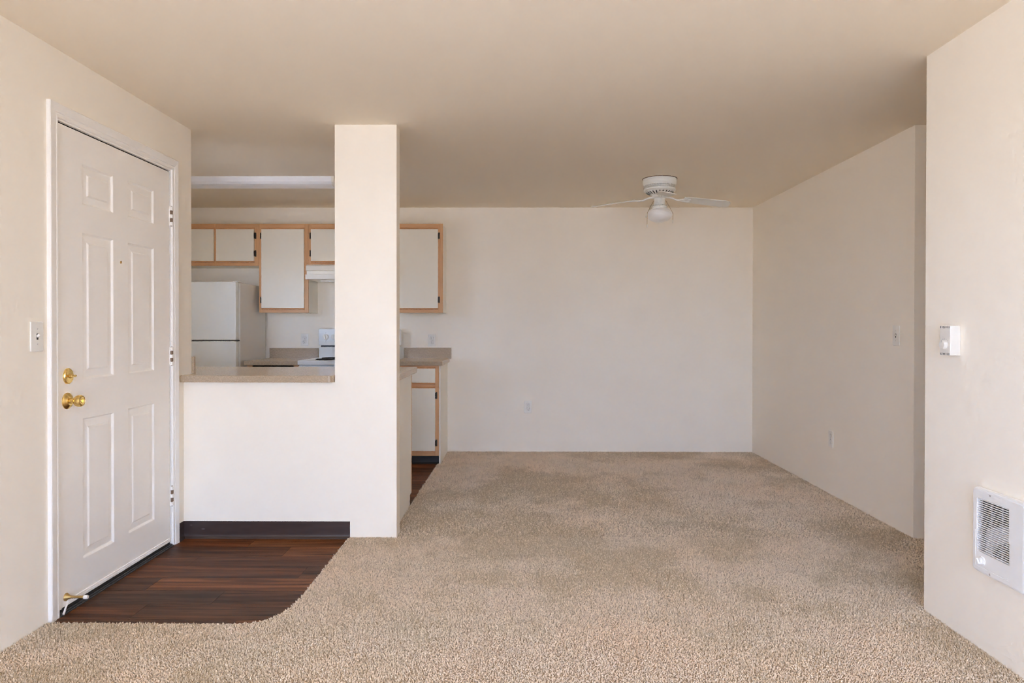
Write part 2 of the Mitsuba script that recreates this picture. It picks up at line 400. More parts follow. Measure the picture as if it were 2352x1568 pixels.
# ------------------------------------------------------------------ carpet
room = unary_union([sbox(XL, YREAR, XN, YP0), sbox(XN - 0.01, YN, XH, YH), sbox(XP1, YP0 - 0.01, XR, YB), sbox(-0.74, YP1, XP1 + 0.01, YB)])
CARPET = room.difference(ENTRY).difference(KITCH)
CARPET = max(CARPET.geoms, key=lambda g: g.area) if hasattr(CARPET, 'geoms') else CARPET
def pile(poly, step, tall, rad):
    x0, y0, x1, y1 = poly.bounds
    gx, gy = np.meshgrid(np.arange(x0, x1, step), np.arange(y0, y1, step))
    p = np.column_stack([gx.ravel(), gy.ravel()]) + RNG.uniform(-0.48, 0.48, (gx.size, 2)) * step
    p = p[shapely.contains_xy(poly, p[:, 0], p[:, 1])]
    n = len(p)
    pts = np.column_stack([p, np.zeros(n)])
    big = meshkit.fbm(np.column_stack([p * 1.5, np.full(n, 3.1)]))
    mid = meshkit.fbm(np.column_stack([p * 5.5, np.full(n, 9.7)]))
    hue = meshkit.fbm(np.column_stack([p * [2.1, 2.6], np.full(n, 21.0)]))
    lay = np.clip(0.5 + 2.9 * ((big - big.mean()) + 0.8 * (mid - mid.mean())), 0, 1)   # how the pile is brushed
    ang = RNG.uniform(0, 2 * np.pi, n)
    lean = RNG.uniform(0.2, 1.0, n) * tall * 0.75
    top = pts + np.column_stack([np.cos(ang) * lean, np.sin(ang) * lean - (lay - 0.5) * tall * 0.8, tall * RNG.uniform(0.7, 1.1, n)])
    m0 = pts * 0.45 + top * 0.55
    rr = rad * RNG.uniform(0.75, 1.25, n)
    V = np.empty((n, 5, 3))
    V[:, 0] = pts
    for k in range(3):
        a = ang + k * 2 * np.pi / 3 + 0.4
        V[:, 1 + k] = m0 + np.column_stack([np.cos(a) * rr, np.sin(a) * rr, 0.25 * rr * np.sin(a * 3)])
    V[:, 4] = top
    Fs = np.array([[0, 2, 1], [0, 3, 2], [0, 1, 3], [4, 1, 2], [4, 2, 3], [4, 3, 1]])
    Fs = (Fs[None] + (np.arange(n) * 5)[:, None, None]).reshape(-1, 3)
    light, dark = np.array([0.95, 0.805, 0.63]), np.array([0.54, 0.425, 0.285])
    shade = np.clip(RNG.normal(0.54, 0.36, n) + 0.85 * (lay - 0.5), 0, 1)[:, None]
    c = dark + (light - dark) * shade
    warm = np.clip(2.5 * (hue - hue.mean()), -1, 1)[:, None]
    c = np.clip(c * (1 + warm * np.array([0.03, 0.0, -0.03])), 0, 1)
    C = np.repeat(c[:, None], 5, 1)
    C[:, 0] *= 0.8
    return V.reshape(-1, 3), Fs, C.reshape(-1, 3)


near = CARPET.intersection(sbox(-2, 2.0, 2.0, 3.95)).buffer(-0.001)
far = CARPET.intersection(sbox(-2, 3.95, 2.6, 7)).union(CARPET.intersection(sbox(2.0, 2.0, 2.9, 3.95))).buffer(-0.001)
behind = CARPET.intersection(sbox(-2, 0.9, 2.0, 2.0)).buffer(-0.001)
parts, at = [], 0
for poly, st, tall, rad in ((near, 0.0052, 0.0100, 0.0025), (far, 0.0076, 0.0110, 0.0036), (behind, 0.011, 0.011, 0.005)):
    for g in getattr(poly, 'geoms', [poly]):
        v, f, c = pile(g, st, tall, rad)
        parts.append((v, f + at, c))
        at += len(v)
V, Fs, C = (np.vstack([q[k] for q in parts]) for k in range(3))
V[:, 2] += 0.001
inside, step, sheets = CARPET.buffer(-0.002), 0.12, []    # the backing under the pile, in small cells
x0, y0, x1, y1 = inside.bounds
for i in range(int((x1 - x0) / step) + 1):
    for j in range(int((y1 - y0) / step) + 1):
        cell = sbox(x0 + i * step, y0 + j * step, x0 + (i + 1) * step, y0 + (j + 1) * step)
        g = cell if inside.contains(cell) else inside.intersection(cell)
        for q in getattr(g, 'geoms', [g]):
            if q.geom_type == 'Polygon' and q.area > 1e-6:
                pv, pf = trimesh.creation.triangulate_polygon(q)
                sheets.append(trimesh.Trimesh(np.column_stack([pv, np.full(len(pv), 0.0035)]), pf, process=False))
back = join(*sheets)
Fs = np.vstack([Fs, np.asarray(back.faces) + len(V)])
V = np.vstack([V, back.vertices])
C = np.vstack([C, np.tile([0.36, 0.28, 0.20], (len(back.vertices), 1))])
tag(add('carpet', (V, Fs), 'carpet_fibre', color=C), 'beige twist-pile wall-to-wall carpet of the living and dining area', 'carpet', kind='stuff')

# ------------------------------------------------------------------ front door
def panel_rings(u0, u1, v0, v1):
    """One embossed panel in (u, v, w): a moulded groove around a raised field."""
    prof = [(0.0, 0.0), (0.002, -0.0010), (0.008, -0.0080), (0.012, -0.0088), (0.036, -0.0062), (0.0395, -0.0056), (0.0455, -0.0012), (0.048, -0.0008)]
    V, Fs = [], []
    for d, w in prof:
        V += [(u0 + d, v0 + d, w), (u1 - d, v0 + d, w), (u1 - d, v1 - d, w), (u0 + d, v1 - d, w)]
    for k in range(len(prof) - 1):
        for i in range(4):
            j = (i + 1) % 4
            Fs += [[4 * k + i, 4 * k + j, 4 * k + 4 + j], [4 * k + i, 4 * k + 4 + j, 4 * k + 4 + i]]
    k = 4 * (len(prof) - 1)
    Fs += [[k, k + 1, k + 2], [k, k + 2, k + 3]]
    return trimesh.Trimesh(V, Fs, process=False)


XD = XL - 0.003
MD = on_left(0, 0, XD)
PAN = [(3.012, 3.246, 1.735, 1.911), (3.366, 3.609, 1.737, 1.913), (3.012, 3.246, 0.972, 1.612), (3.366, 3.609, 0.972, 1.612),
       (3.012, 3.246, 0.185, 0.799), (3.366, 3.609, 0.190, 0.803)]
ZD0 = 0.022
face = sbox(DY0, ZD0, DY1, DZ)
for a, b, c, d in PAN:
    face = face.difference(sbox(a, c, b, d))
pv, pf = trimesh.creation.triangulate_polygon(face)
fm = trimesh.Trimesh(np.column_stack([pv, np.zeros(len(pv))]), pf, process=False)
if fm.face_normals[:, 2].mean() < 0:
    fm.invert()
slab = cbox(DY0, DY1, ZD0, DZ, -0.044, -0.0125)
rim = []
q = [(DY0, ZD0), (DY1, ZD0), (DY1, DZ), (DY0, DZ)]
for i in range(4):
    (a, b), (c, d) = q[i], q[(i + 1) % 4]
    rim.append(trimesh.Trimesh([[a, b, -0.0125], [c, d, -0.0125], [c, d, 0], [a, b, 0]], [[0, 1, 2], [0, 2, 3]], process=False))
tag(add('door_1', placed(join(fm, slab, *rim), MD), 'door_paint'), 'white six-panel front door with brass knob and deadbolt', kind='structure')
for a in PAN:
    add('door_1__panel', placed(panel_rings(*a), MD), 'door_paint')

# brass knob and deadbolt
MK = on_left(2.9075, 0.888, XD)
rose = lathe([(0, 0), (0.0345, 0), (0.0345, 0.003), (0.031, 0.007), (0.026, 0.009), (0.021, 0.014), (0.0165, 0.016), (0, 0.016)], 48)
rose.apply_scale([1, 1, 1])
k1 = add('door_1__knob', placed(lathe([(0, 0.015), (0.012, 0.015), (0.0105, 0.026), (0.011, 0.031), (0.016, 0.034), (0.0215, 0.040), (0.0245, 0.049), (0.0245, 0.057), (0.0225, 0.0635), (0.0165, 0.067), (0.0155, 0.0655), (0.0095, 0.0655), (0.0085, 0.0675), (0, 0.0675)], 48), MK), 'brass', smooth=40)
tag(k1, 'polished brass knob')
add('door_1__knob__rose', placed(rose, MK), 'brass', smooth=40)
add('door_1__knob__thumb_button', placed(cbox(-0.0022, 0.0022, -0.0075, 0.0075, 0.064, 0.0715, 0.001), MK), 'brass')
MB = on_left(2.9105, 0.9925, XD)
ob = lathe([(0, 0), (0.0330, 0), (0.0330, 0.004), (0.0295, 0.009), (0.018, 0.0115), (0, 0.012)], 48)
ob.apply_scale([0.92, 1.02, 1])
tag(add('door_1__deadbolt', placed(ob, MB), 'brass', smooth=40), 'polished brass deadbolt plate')
turn = join(lathe([(0, 0.010), (0.010, 0.010), (0.008, 0.018), (0, 0.018)], 24), rbox(-0.017, 0.017, -0.0048, 0.0048, 0.016, 0.031, 0.0045))
add('door_1__deadbolt__thumb_turn', placed(turn, MB), 'brass', smooth=40)
# peephole
tag(add('door_1__peephole', placed(lathe([(0, 0), (0.0065, 0), (0.0065, 0.002), (0.0048, 0.003), (0.0045, 0.001), (0, 0.0005)], 24), on_left(3.307, 1.510, XD)), 'antique_brass', smooth=40), 'small brass peephole')
# hinges: painted leaves with worn knuckles
for z0, z1 in ((1.752, 1.856), (0.990, 1.090), (0.222, 0.328)):
    h = (z1 - z0) / 5
    kn = [placed(trimesh.creation.cylinder(radius=0.0075, height=h * 0.94, sections=16), frame([XL + 0.006, DY1 + 0.006, z0 + h * (i + 0.5)], [1, 0, 0], [0, 1, 0], [0, 0, 1])) for i in range(5)]
    hk = add('door_1__hinge', join(*kn[0::2], cbox(XL - 0.004, XL + 0.0015, DY1 - 0.001, DY1 + 0.014, z0, z1, 0.0006)), 'trim_paint', smooth=40)
    tag(hk, 'white painted hinge with rusty knuckles')
    add(hk + '__knuckle', join(*kn[1::2]), 'worn_metal', smooth=40)
    add(hk + '__pin', placed(trimesh.creation.cylinder(radius=0.0042, height=(z1 - z0) * 1.04, sections=12), frame([XL + 0.006, DY1 + 0.006, (z0 + z1) / 2], [1, 0, 0], [0, 1, 0], [0, 0, 1])), 'worn_metal', smooth=40)
# rigid door stop screwed to the foot of the door
MS = on_left(2.895, 0.063, XD)
tag(add('door_1__door_stop', placed(lathe([(0, 0), (0.0165, 0), (0.0165, 0.003), (0.012, 0.008), (0.0078, 0.016), (0.0056, 0.026), (0.0050, 0.050), (0.0062, 0.072), (0.0062, 0.078), (0, 0.078)], 32), MS), 'antique_brass', smooth=50), 'brass door stop with white rubber tip')
add('door_1__door_stop__rubber_tip', placed(lathe([(0, 0.077), (0.0078, 0.077), (0.0086, 0.081), (0.0086, 0.090), (0.0070, 0.0935), (0, 0.0935)], 24), MS), 'white_plastic', smooth=50)
# sweep along the bottom edge, its near end torn loose
sw = join(cbox(XD - 0.002, XD + 0.0045, DY0 + 0.055, DY1 - 0.004, 0.026, 0.047, 0.0015), cbox(XD + 0.0045, XD + 0.0065, DY0 + 0.055, DY1 - 0.004, 0.032, 0.039, 0.0008))
tag(add('door_1__sweep', sw, 'trim_paint'), 'white sweep strip with a loose end')
loose = tube([(XD + 0.004, DY0 + 0.060, 0.036), (XD + 0.006, DY0 + 0.045, 0.033), (XD + 0.009, DY0 + 0.030, 0.022), (XD + 0.012, DY0 + 0.018, 0.010), (XD + 0.015, DY0 + 0.006, 0.005)], [0.004, 0.004, 0.004, 0.0045, 0.005], 6)
add('door_1__sweep__loose_end', loose, 'trim_paint')
sc_ = [placed(trimesh.creation.cylinder(radius=0.0028, height=0.002, sections=10), on_left(yy, 0.053, XD + 0.0005)) for yy in np.linspace(DY0 + 0.1, DY1 - 0.08, 7)]
add('door_1__rubber_seal', cbox(XD - 0.012, XD + 0.003, DY0 + 0.02, DY1 - 0.004, 0.012, 0.026, 0.001), 'dark_rubber')
add('door_1__threshold', join(cbox(XL - 0.11, XL + 0.014, OY0 + 0.01, OY1 - 0.012, -0.002, 0.006, 0.002), cbox(XL - 0.11, XL + 0.006, OY0 + 0.01, OY1 - 0.012, 0.004, 0.012, 0.002)), 'threshold_metal')

# casing: moulded boards around the doorway
def casing_profile():
    # (across from the inner edge outwards, height off the wall)
    return [(0.0, 0.0), (0.0, 0.0085), (0.003, 0.0105), (0.010, 0.0105), (0.0125, 0.0085), (0.018, 0.0095), (0.0215, 0.0125), (0.034, 0.0145), (0.048, 0.0165), (0.0545, 0.0165), (0.0575, 0.0140), (0.0575, 0.0)]


def casing(path, out):
    """The profile swept along straight mitred boards: path points (y, z) of the inner edge, out = directions at each point."""
    ms, pr = [], casing_profile()
    for k in range(len(path) - 1):
        V = []
        for e in (k, k + 1):
            for s, hh in pr:
                V.append((XL + hh, path[e][0] + out[e][0] * s, path[e][1] + out[e][1] * s))
        n, Fs = len(pr), []
        for i in range(n):
            j = (i + 1) % n
            Fs += [[i, j, n + j], [i, n + j, n + i]]
        for i in range(1, n - 1):
            Fs += [[0, i + 1, i], [n, n + i, n + i + 1]]
        m = trimesh.Trimesh(V, Fs, process=False)
        if m.volume < 0:
            m.invert()
        ms.append(m)
    return ms


IY0, IY1, IZ = DY0 - 0.010, DY1 + 0.014, DZ + 0.016
boards = casing([(IY0, -0.001), (IY0, IZ), (IY1, IZ), (IY1, 0.0)], [(-1, 0), (-1, 1), (1, 1), (1, 0)])
jamb = join(cbox(XL - W, XL + 0.0015, OY0, IY0 + 0.005, 0, OZ), cbox(XL - W, XL + 0.0015, IY1 - 0.003, OY1, 0, OZ), cbox(XL - W, XL + 0.0015, IY0 + 0.005, IY1 - 0.003, IZ - 0.008, OZ))
tag(add('trim_1', jamb, 'trim_paint'), 'white painted casing around the front door', kind='structure')
for b in boards:
    add('trim_1__board', b, 'trim_paint')
add('trim_1__weatherstrip', join(cbox(XL - 0.035, XL - 0.012, DY0 - 0.004, DY1 + 0.010, DZ + 0.0008, IZ - 0.0082), cbox(XL - 0.075, XL - 0.05, DY0 - 0.005, DY1 + 0.011, DZ - 0.01, IZ - 0.008), cbox(XL - 0.075, XL - 0.05, IY1 - 0.02, IY1 - 0.003, 0.0, IZ), cbox(XL - 0.075, XL - 0.05, IY0 + 0.005, DY0 + 0.01, 0.0, IZ)), 'black_gap')

# ------------------------------------------------------------------ cove base


def cove_mesh(a, b, out, h=0.0965):
    """Vinyl cove base from a to b (x, y), standing on the floor, out = horizontal direction away from the wall."""
    prof = [(0.0, 0.0), (0.017, 0.0), (0.0165, 0.0022), (0.0095, 0.0075), (0.0060, 0.015), (0.0045, 0.024), (0.0040, h - 0.002), (0.0030, h), (0.0, h)]
    V, n = [], len(prof)
    for e in (a, b):
        for o, z in prof:
            V.append((e[0] + out[0] * o, e[1] + out[1] * o, z + 0.0005))
    Fs = []
    for i in range(n):
        j = (i + 1) % n
        Fs += [[i, j, n + j], [i, n + j, n + i]]
    for i in range(1, n - 1):
        Fs += [[0, i + 1, i], [n, n + i, n + i + 1]]
    m = trimesh.Trimesh(V, Fs, process=False)
    if m.volume < 0:
        m.invert()
    return m


bb = join(cove_mesh((XL + 0.004, YP0), (-0.952, YP0), (0, -1)), cove_mesh((XL, 3.843), (XL, YP0), (1, 0), 0.0965))
tag(add('baseboard_entry', bb, 'cove_vinyl', smooth=35), 'dark brown vinyl cove base along the foot of the half wall', kind='structure')

# ------------------------------------------------------------------ switches and outlets
def switch(M, label):
    t = 'light_switch'
    n = 0
    while any(k == t or k.startswith(t + '__') for k in scene):
        n += 1
        t = f'light_switch_{n:03d}'
    pl = prism(rrect(-0.0365, 0.0365, -0.0595, 0.0595, 0.004), 0.0, 0.0065, 0.0028)
    add(t + '__plate', placed(pl, M), 'white_plastic')
    add(t + '__slot', placed(cbox(-0.0052, 0.0052, -0.012, 0.012, 0.0064, 0.0070), M), 'slot_dark')
    lv = cbox(-0.0042, 0.0042, -0.005, 0.005, 0.004, 0.0185, 0.0014)
    lv.apply_transform(trimesh.transformations.rotation_matrix(math.radians(-32), [1, 0, 0], [0, 0, 0.004]))
    add(t + '__lever', placed(lv, M), 'white_plastic')
    for v in (-0.030, 0.030):
        add(t + '__screw', placed(lathe([(0, 0.006), (0.0030, 0.006), (0.0028, 0.0075), (0, 0.0078)], 14), M @ frame([0, v, 0], [1, 0, 0], [0, 1, 0], [0, 0, 1])), 'screw_steel')
    tag(t, label, 'light switch')


def outlet(M, label):
    t = 'outlet'
    n = 0
    while any(k == t or k.startswith(t + '__') for k in scene):
        n += 1
        t = f'outlet_{n:03d}'
    add(t + '__plate', placed(prism(rrect(-0.0365, 0.0365, -0.0585, 0.0585, 0.004), 0.0, 0.0060, 0.0026), M), 'white_plastic')
    for s in (-1, 1):
        D = M @ frame([0, s * 0.0195, 0], [1, 0, 0], [0, 1, 0], [0, 0, 1])
        c = trimesh.creation.extrude_polygon(shapely.geometry.Point(0, 0).buffer(0.0172, quad_segs=8).intersection(sbox(-0.02, -0.0142, 0.02, 0.0142)), 0.0016)
        c.apply_translation([0, 0, 0.0059])
        r = add(t + '__receptacle', placed(c, D), 'white_plastic')
        add(r + '__slot', placed(join(cbox(-0.0078, -0.0052, -0.001, 0.0085, 0.0073, 0.0078), cbox(0.0052, 0.0076, 0.0005, 0.0078, 0.0073, 0.0078),
                                      trimesh.creation.extrude_polygon(shapely.geometry.Point(0, -0.0072).buffer(0.0030), 0.0078)), D), 'slot_dark')
        add(r + '__rim', placed(trimesh.creation.extrude_polygon(shapely.geometry.Point(0, 0).buffer(0.0184).intersection(sbox(-0.02, -0.0154, 0.02, 0.0154)), 0.0063), D), 'slot_dark')
    add(t + '__screw', placed(lathe([(0, 0.0055), (0.0028, 0.0055), (0.0026, 0.0068), (0, 0.007)], 14), M), 'screw_steel')
    tag(t, label, 'outlet')


switch(on_left(2.715, 1.162, XL), 'white toggle light switch on the left wall beside the front door')
switch(on_right(4.119, 1.153, XR), 'white toggle light switch on the right wall of the dining area near the hallway')
outlet(on_back(0.0975, 0.4365, YB), 'white wall outlet low on the bare back wall of the dining area')
outlet(on_right(4.969, 0.403, XR), 'white wall outlet low on the right wall of the dining area')
outlet(on_back(-2.047, 1.0775, YB), 'white kitchen outlet above the backsplash left of the stove')
outlet(on_back(-0.824, 1.0725, YB), 'white kitchen outlet above the counter right of the pillar')

# ------------------------------------------------------------------ kitchen cabinets
YF = 6.335   # face of the upper cabinets


def cab_hinge(parent, x, z, y, side):
    """Bronze self-closing hinge beside a door edge; side -1: frame lies to the left."""
    add(parent + '__hinge', join(placed(prism(rrect(0, 0.016, -0.029, 0.029, 0.005), 0, 0.0035, 0.0012), on_back(x, z, y) if side > 0 else on_back(x - 0.016, z, y)),
                                 placed(cbox(-0.003, 0.003, -0.024, 0.024, 0, 0.0215, 0.001), on_back(x + side * 0.002, z, y))), 'hinge_bronze')


def cab_door(parent, x0, x1, z0, z1, y, hinge=None, hz=(), name='door'):
    """White slab with a moulded wooden strip along its top and bottom edge."""
    s = 0.012
    d = add(parent + '__' + name, cbox(x0, x1, y - 0.018, y - 0.0005, z0 + s, z1 - s, 0.0012), 'melamine')
    for a, b in ((z0, z0 + s), (z1 - s, z1)):
        prof = Polygon([(y - 0.0005, a), (y - 0.0005, b), (y - 0.0185, b), (y - 0.0185, b - 0.002) if a == z0 else (y - 0.0185, a + 0.0005), (y - 0.011, (a + b) / 2), (y - 0.0155, a)] if a == z0 else
                       [(y - 0.0005, a), (y - 0.0005, b), (y - 0.0155, b), (y - 0.011, (a + b) / 2), (y - 0.0185, a + 0.002), (y - 0.0185, a)])
        m = trimesh.creation.extrude_polygon(prof, x1 - x0)
        m = placed(m, frame([x0, 0, 0], [0, 1, 0], [0, 0, 1], [1, 0, 0]))
        st = add(d + '__strip', m, 'oak_rail')
    if hinge:
        for z in hz:
            cab_hinge(d, x0 if hinge < 0 else x1, z, y, hinge)
    tag(d, 'flat white door with wooden edge strips' if name == 'door' else 'flat white drawer front')
    return d


def face_frame(parent, x0, x1, z0, z1, y, stiles, rails, t=0.019):
    for a, b in stiles:
        add(parent + '__stile', cbox(a, b, y, y + t, z0, z1, 0.0008), 'oak_stile')
    inner = sorted(stiles)
    for a, b in rails:
        for (l, r) in zip(inner[:-1], inner[1:]):
            add(parent + '__rail', cbox(l[1], r[0], y, y + t, a, b, 0.0006), 'oak_rail')


def upper(key, x0, x1, z0, z1, stiles, doors, label):
    y = YF
    body = join(cbox(x0, x1, y + 0.019, YB, z0, z1, 0.001))
    add(key + '__body', body, 'cabinet_side')
    face_frame(key, x0, x1, z0, z1, y, stiles, ((z0, z0 + 0.029), (z1 - 0.038, z1)))
    for (a, b, hinge, hz) in doors:
        cab_door(key, a, b, z0 + 0.030, z1 - 0.038, y, hinge, hz)
    tag(key, label, 'cabinet', 'upper kitchen cabinets')


upper('upper_cabinet', -3.205, -2.374, 1.761, 2.144, [(-3.205, -3.165), (-2.785, -2.758), (-2.414, -2.374)],
      [(-3.17, -2.783, -1, (2.035, 1.865)), (-2.761, -2.413, 1, (2.035, 1.873))], 'short two-door upper cabinet above the refrigerator')
upper('upper_cabinet_001', -2.373, -1.921, 1.331, 2.144, [(-2.373, -2.343), (-1.957, -1.921)],
      [(-2.346, -1.955, -1, (2.035, 1.447))], 'tall single-door upper cabinet between refrigerator and range hood')
upper('upper_cabinet_002', -1.920, -1.121, 1.761, 2.144, [(-1.920, -1.890), (-1.525, -1.515), (-1.151, -1.121)],
      [(-1.892, -1.522, -1, (2.035, 1.873)), (-1.518, -1.149, 1, (2.035, 1.873))], 'short two-door upper cabinet above the range hood, partly behind the pillar')
upper('upper_cabinet_003', -1.120, -0.687, 1.331, 2.144, [(-1.120, -1.090), (-0.731, -0.687)],
      [(-1.092, -0.729, 1, (2.035, 1.450))], 'tall single-door upper cabinet on the back wall, right of the pillar')

# base cabinets
YBF = 6.03


def carcass(x0, x1, y0, y1, z0, z1, t=0.016):
    return join(cbox(x0, x0 + t, y0, y1, z0, z1), cbox(x1 - t, x1, y0, y1, z0, z1), cbox(x0 + t, x1 - t, y0, y1, z0, z0 + t), cbox(x0 + t, x1 - t, y1 - t, y1, z0 + t, z1))


k = 'base_cabinet'
add(k + '__body', carcass(-2.366, -1.915, YBF + 0.019, YB - 0.001, 0.078, 0.864), 'cabinet_side')
face_frame(k, -2.366, -1.915, 0.078, 0.864, YBF, [(-2.366, -2.322), (-1.957, -1.915)], ((0.078, 0.108), (0.680, 0.704)))
cab_door(k, -2.352, -1.929, 0.110, 0.678, YBF, -1, (0.60, 0.19))
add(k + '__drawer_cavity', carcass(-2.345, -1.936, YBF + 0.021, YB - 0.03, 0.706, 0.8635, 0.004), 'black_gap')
add(k + '__toe_kick', cbox(-2.366, -1.915, YBF + 0.06, YBF + 0.075, 0.0, 0.078), 'dark_rubber')
tag(k, 'low cabinet with an empty drawer opening, between refrigerator and stove', 'cabinet')

k = 'base_cabinet_001'
add(k + '__body', cbox(-1.092, -0.674, YBF + 0.019, YB - 0.001, 0.076, 0.864, 0.001), 'cabinet_side')
face_frame(k, -1.092, -0.688, 0.076, 0.864, YBF, [(-1.092, -1.060), (-0.722, -0.688)], ((0.076, 0.108), (0.678, 0.706), (0.850, 0.864)))
cab_door(k, -1.064, -0.718, 0.110, 0.680, YBF, 1, (0.604, 0.190))
cab_door(k, -1.064, -0.718, 0.704, 0.852, YBF, name='drawer')
add(k + '__side_panel', cbox(-0.688, -0.674, YBF + 0.012, YB - 0.001, 0.002, 0.864, 0.001), 'cabinet_side')
add(k + '__toe_kick', cbox(-1.092, -0.690, YBF + 0.055, YBF + 0.07, 0.0, 0.076), 'black_gap')
add(k + '__toe_kick__cove_base', cove_mesh((-1.092, YBF + 0.055), (-0.682, YBF + 0.055), (0, -1), 0.074), 'dark_rubber', smooth=35)
tag(k, 'low kitchen cabinet with one drawer and one door, right of the pillar', 'cabinet')

k = 'base_cabinet_002'
add(k + '__body', cbox(-2.6, -0.735, YP1 + 0.002, 4.685, 0.076, 0.886, 0.001), 'cabinet_side')
pp = Polygon([(YP1 + 0.002, 0.003), (4.625, 0.003), (4.628, 0.02), (4.622, 0.035), (4.629, 0.055), (4.626, 0.076), (4.690, 0.076), (4.690, 0.887), (YP1 + 0.002, 0.887)])
add(k + '__end_panel', placed(trimesh.creation.extrude_polygon(pp, 0.013), frame([-0.735, 0, 0], [0, 1, 0], [0, 0, 1], [1, 0, 0])), 'cabinet_side')
add(k + '__stile', cbox(-0.765, -0.722, 4.6905, 4.709, 0.076, 0.886, 0.0008), 'oak_stile')
add(k + '__toe_kick', cbox(-2.6, -0.737, 4.60, 4.622, 0.0, 0.076), 'dark_rubber')
tag(k, 'peninsula cabinet behind the half wall, its plain end panel right of the pillar', 'cabinet')

# countertops
def counter(key, poly, z0, z1, label, splash=None):
    tag(add(key, prism(poly, z0, z1, 0.004), 'laminate'), label, 'countertop')
    if splash:
        add(key + '__backsplash', splash, 'laminate')


counter('countertop', sbox(-2.381, 6.000, -1.912, YB - 0.0005), 0.865, 0.903, 'short taupe laminate countertop between refrigerator and stove',
        rbox(-2.381, -1.912, YB - 0.0205, YB - 0.0005, 0.898, 0.998, 0.004))
counter('countertop_001', sbox(-1.090, 6.000, -0.655, YB - 0.0005), 0.865, 0.903, 'short taupe laminate countertop on the back wall right of the pillar',
        rbox(-1.090, -0.638, YB - 0.0205, YB - 0.0005, 0.898, 1.003, 0.003))
bar = unary_union([sbox(-2.6, YP1, -0.690, 4.738), sbox(XL + 0.002, 3.872, XP0 - 0.004, YP1 + 0.01)])
r_ = 0.02
bar = bar.difference(sbox(XP0 - 0.004 - r_, 3.87, XP0 + 0.1, 3.872 + r_)).union(shapely.geometry.Point(XP0 - 0.004 - r_, 3.872 + r_).buffer(r_, quad_segs=6))
bar = bar.buffer(0.0001).simplify(0.0002)
counter('countertop_002', Polygon(bar.exterior), 0.889, 0.928, 'taupe speckled laminate bar counter on top of the half wall',
        cbox(-2.6, XL + 0.014, YP1 + 0.001, YP1 + 0.021, 0.927, 1.027, 0.002))

# ------------------------------------------------------------------ refrigerator
k = 'refrigerator'
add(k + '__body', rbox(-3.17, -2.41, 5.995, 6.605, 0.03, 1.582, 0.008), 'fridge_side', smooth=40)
dd = add(k + '__freezer_door', rbox(-3.17, -2.421, 5.930, 5.985, 1.087, 1.589, 0.008), 'appliance_white', smooth=40)
add(dd + '__handle', rbox(-3.155, -3.125, 5.90, 5.93, 1.10, 1.35, 0.008), 'appliance_white', smooth=40)
d2 = add(k + '__door', rbox(-3.17, -2.421, 5.930, 5.985, 0.09, 1.077, 0.008), 'appliance_white', smooth=40)
add(d2 + '__handle', rbox(-3.155, -3.125, 5.90, 5.93, 0.65, 1.06, 0.008), 'appliance_white', smooth=40)
add(k + '__gasket', cbox(-3.165, -2.424, 5.984, 5.996, 0.09, 1.585), 'fridge_side')
add(k + '__gap', cbox(-3.165, -2.412, 5.945, 5.99, 1.0765, 1.0875), 'slot_dark')
add(k + '__hinge_cover', rbox(-2.455, -2.412, 5.94, 6.03, 1.586, 1.597, 0.004), 'appliance_white', smooth=40)
for a in (-3.12, -2.5):
    for b in (6.02, 6.52):
        add(k + '__foot', cbox(a, a + 0.05, b, b + 0.05, 0.0, 0.035), 'dark_rubber')
tag(k, 'white top-freezer refrigerator against the kitchen back wall', 'refrigerator')

# ------------------------------------------------------------------ stove
k = 'stove'
SX0, SX1 = -1.905, -1.098
add(k + '__body', cbox(SX0 + 0.006, SX1 - 0.006, 6.0, 6.62, 0.03, 0.868, 0.003), 'stove_white')
add(k + '__cooktop', rbox(SX0, SX1, 5.968, 6.60, 0.871, 0.910, 0.006), 'stove_white', smooth=40)
od = add(k + '__oven_door', rbox(SX0 + 0.008, SX1 - 0.008, 5.968, 5.999, 0.23, 0.862, 0.006), 'stove_white', smooth=40)
add(od + '__handle', tube([(SX0 + 0.06, 5.935, 0.78), (SX1 - 0.06, 5.935, 0.78)], 0.011, 12), 'stove_white', smooth=40)
add(k + '__drawer', rbox(SX0 + 0.008, SX1 - 0.008, 5.970, 5.999, 0.05, 0.22, 0.006), 'stove_white', smooth=40)
bg = add(k + '__backguard', rbox(SX0 + 0.034, SX1 - 0.012, 6.50, 6.60, 0.904, 1.012, 0.006), 'stove_white', smooth=40)
add(k + '__vent_gap', cbox(SX0 + 0.05, SX1 - 0.03, 6.515, 6.60, 1.010, 1.030), 'coil_black')
pts = prism(rrect(SX0 + 0.028, SX1 - 0.006, 1.027, 1.184, 0.014), 0, 0.09, 0.004)
cp = add(k + '__control_panel', placed(pts, frame([0, 6.595, 0], [1, 0, 0], [0, 0, 1], [0, -1, 0])), 'stove_white')
for x in (-1.808, -1.726, -1.285, -1.205):
    MKn = on_back(x, 1.107, 6.505)
    kk = add(cp + '__knob', placed(lathe([(0, 0), (0.0275, 0), (0.027, 0.012), (0.024, 0.016), (0, 0.017)], 28), MKn), 'white_plastic', smooth=40)
    add(cp + '__knob_grip', placed(rbox(-0.0055, 0.0055, -0.022, 0.022, 0.012, 0.027, 0.004), MKn), 'appliance_white', smooth=40)
    add(cp + '__knob_ring', placed(lathe([(0, 0), (0.030, 0), (0.030, 0.0012), (0, 0.0012)], 28), MKn), 'screw_steel')
    add(cp + '__mark', placed(join(cbox(-0.0015, 0.0015, 0.036, 0.040, 0, 0.0008), cbox(-0.002, 0.002, -0.038, -0.034, 0, 0.0008), cbox(-0.0025, 0.0025, -0.046, -0.043, 0, 0.0008)), MKn), 'slot_dark')
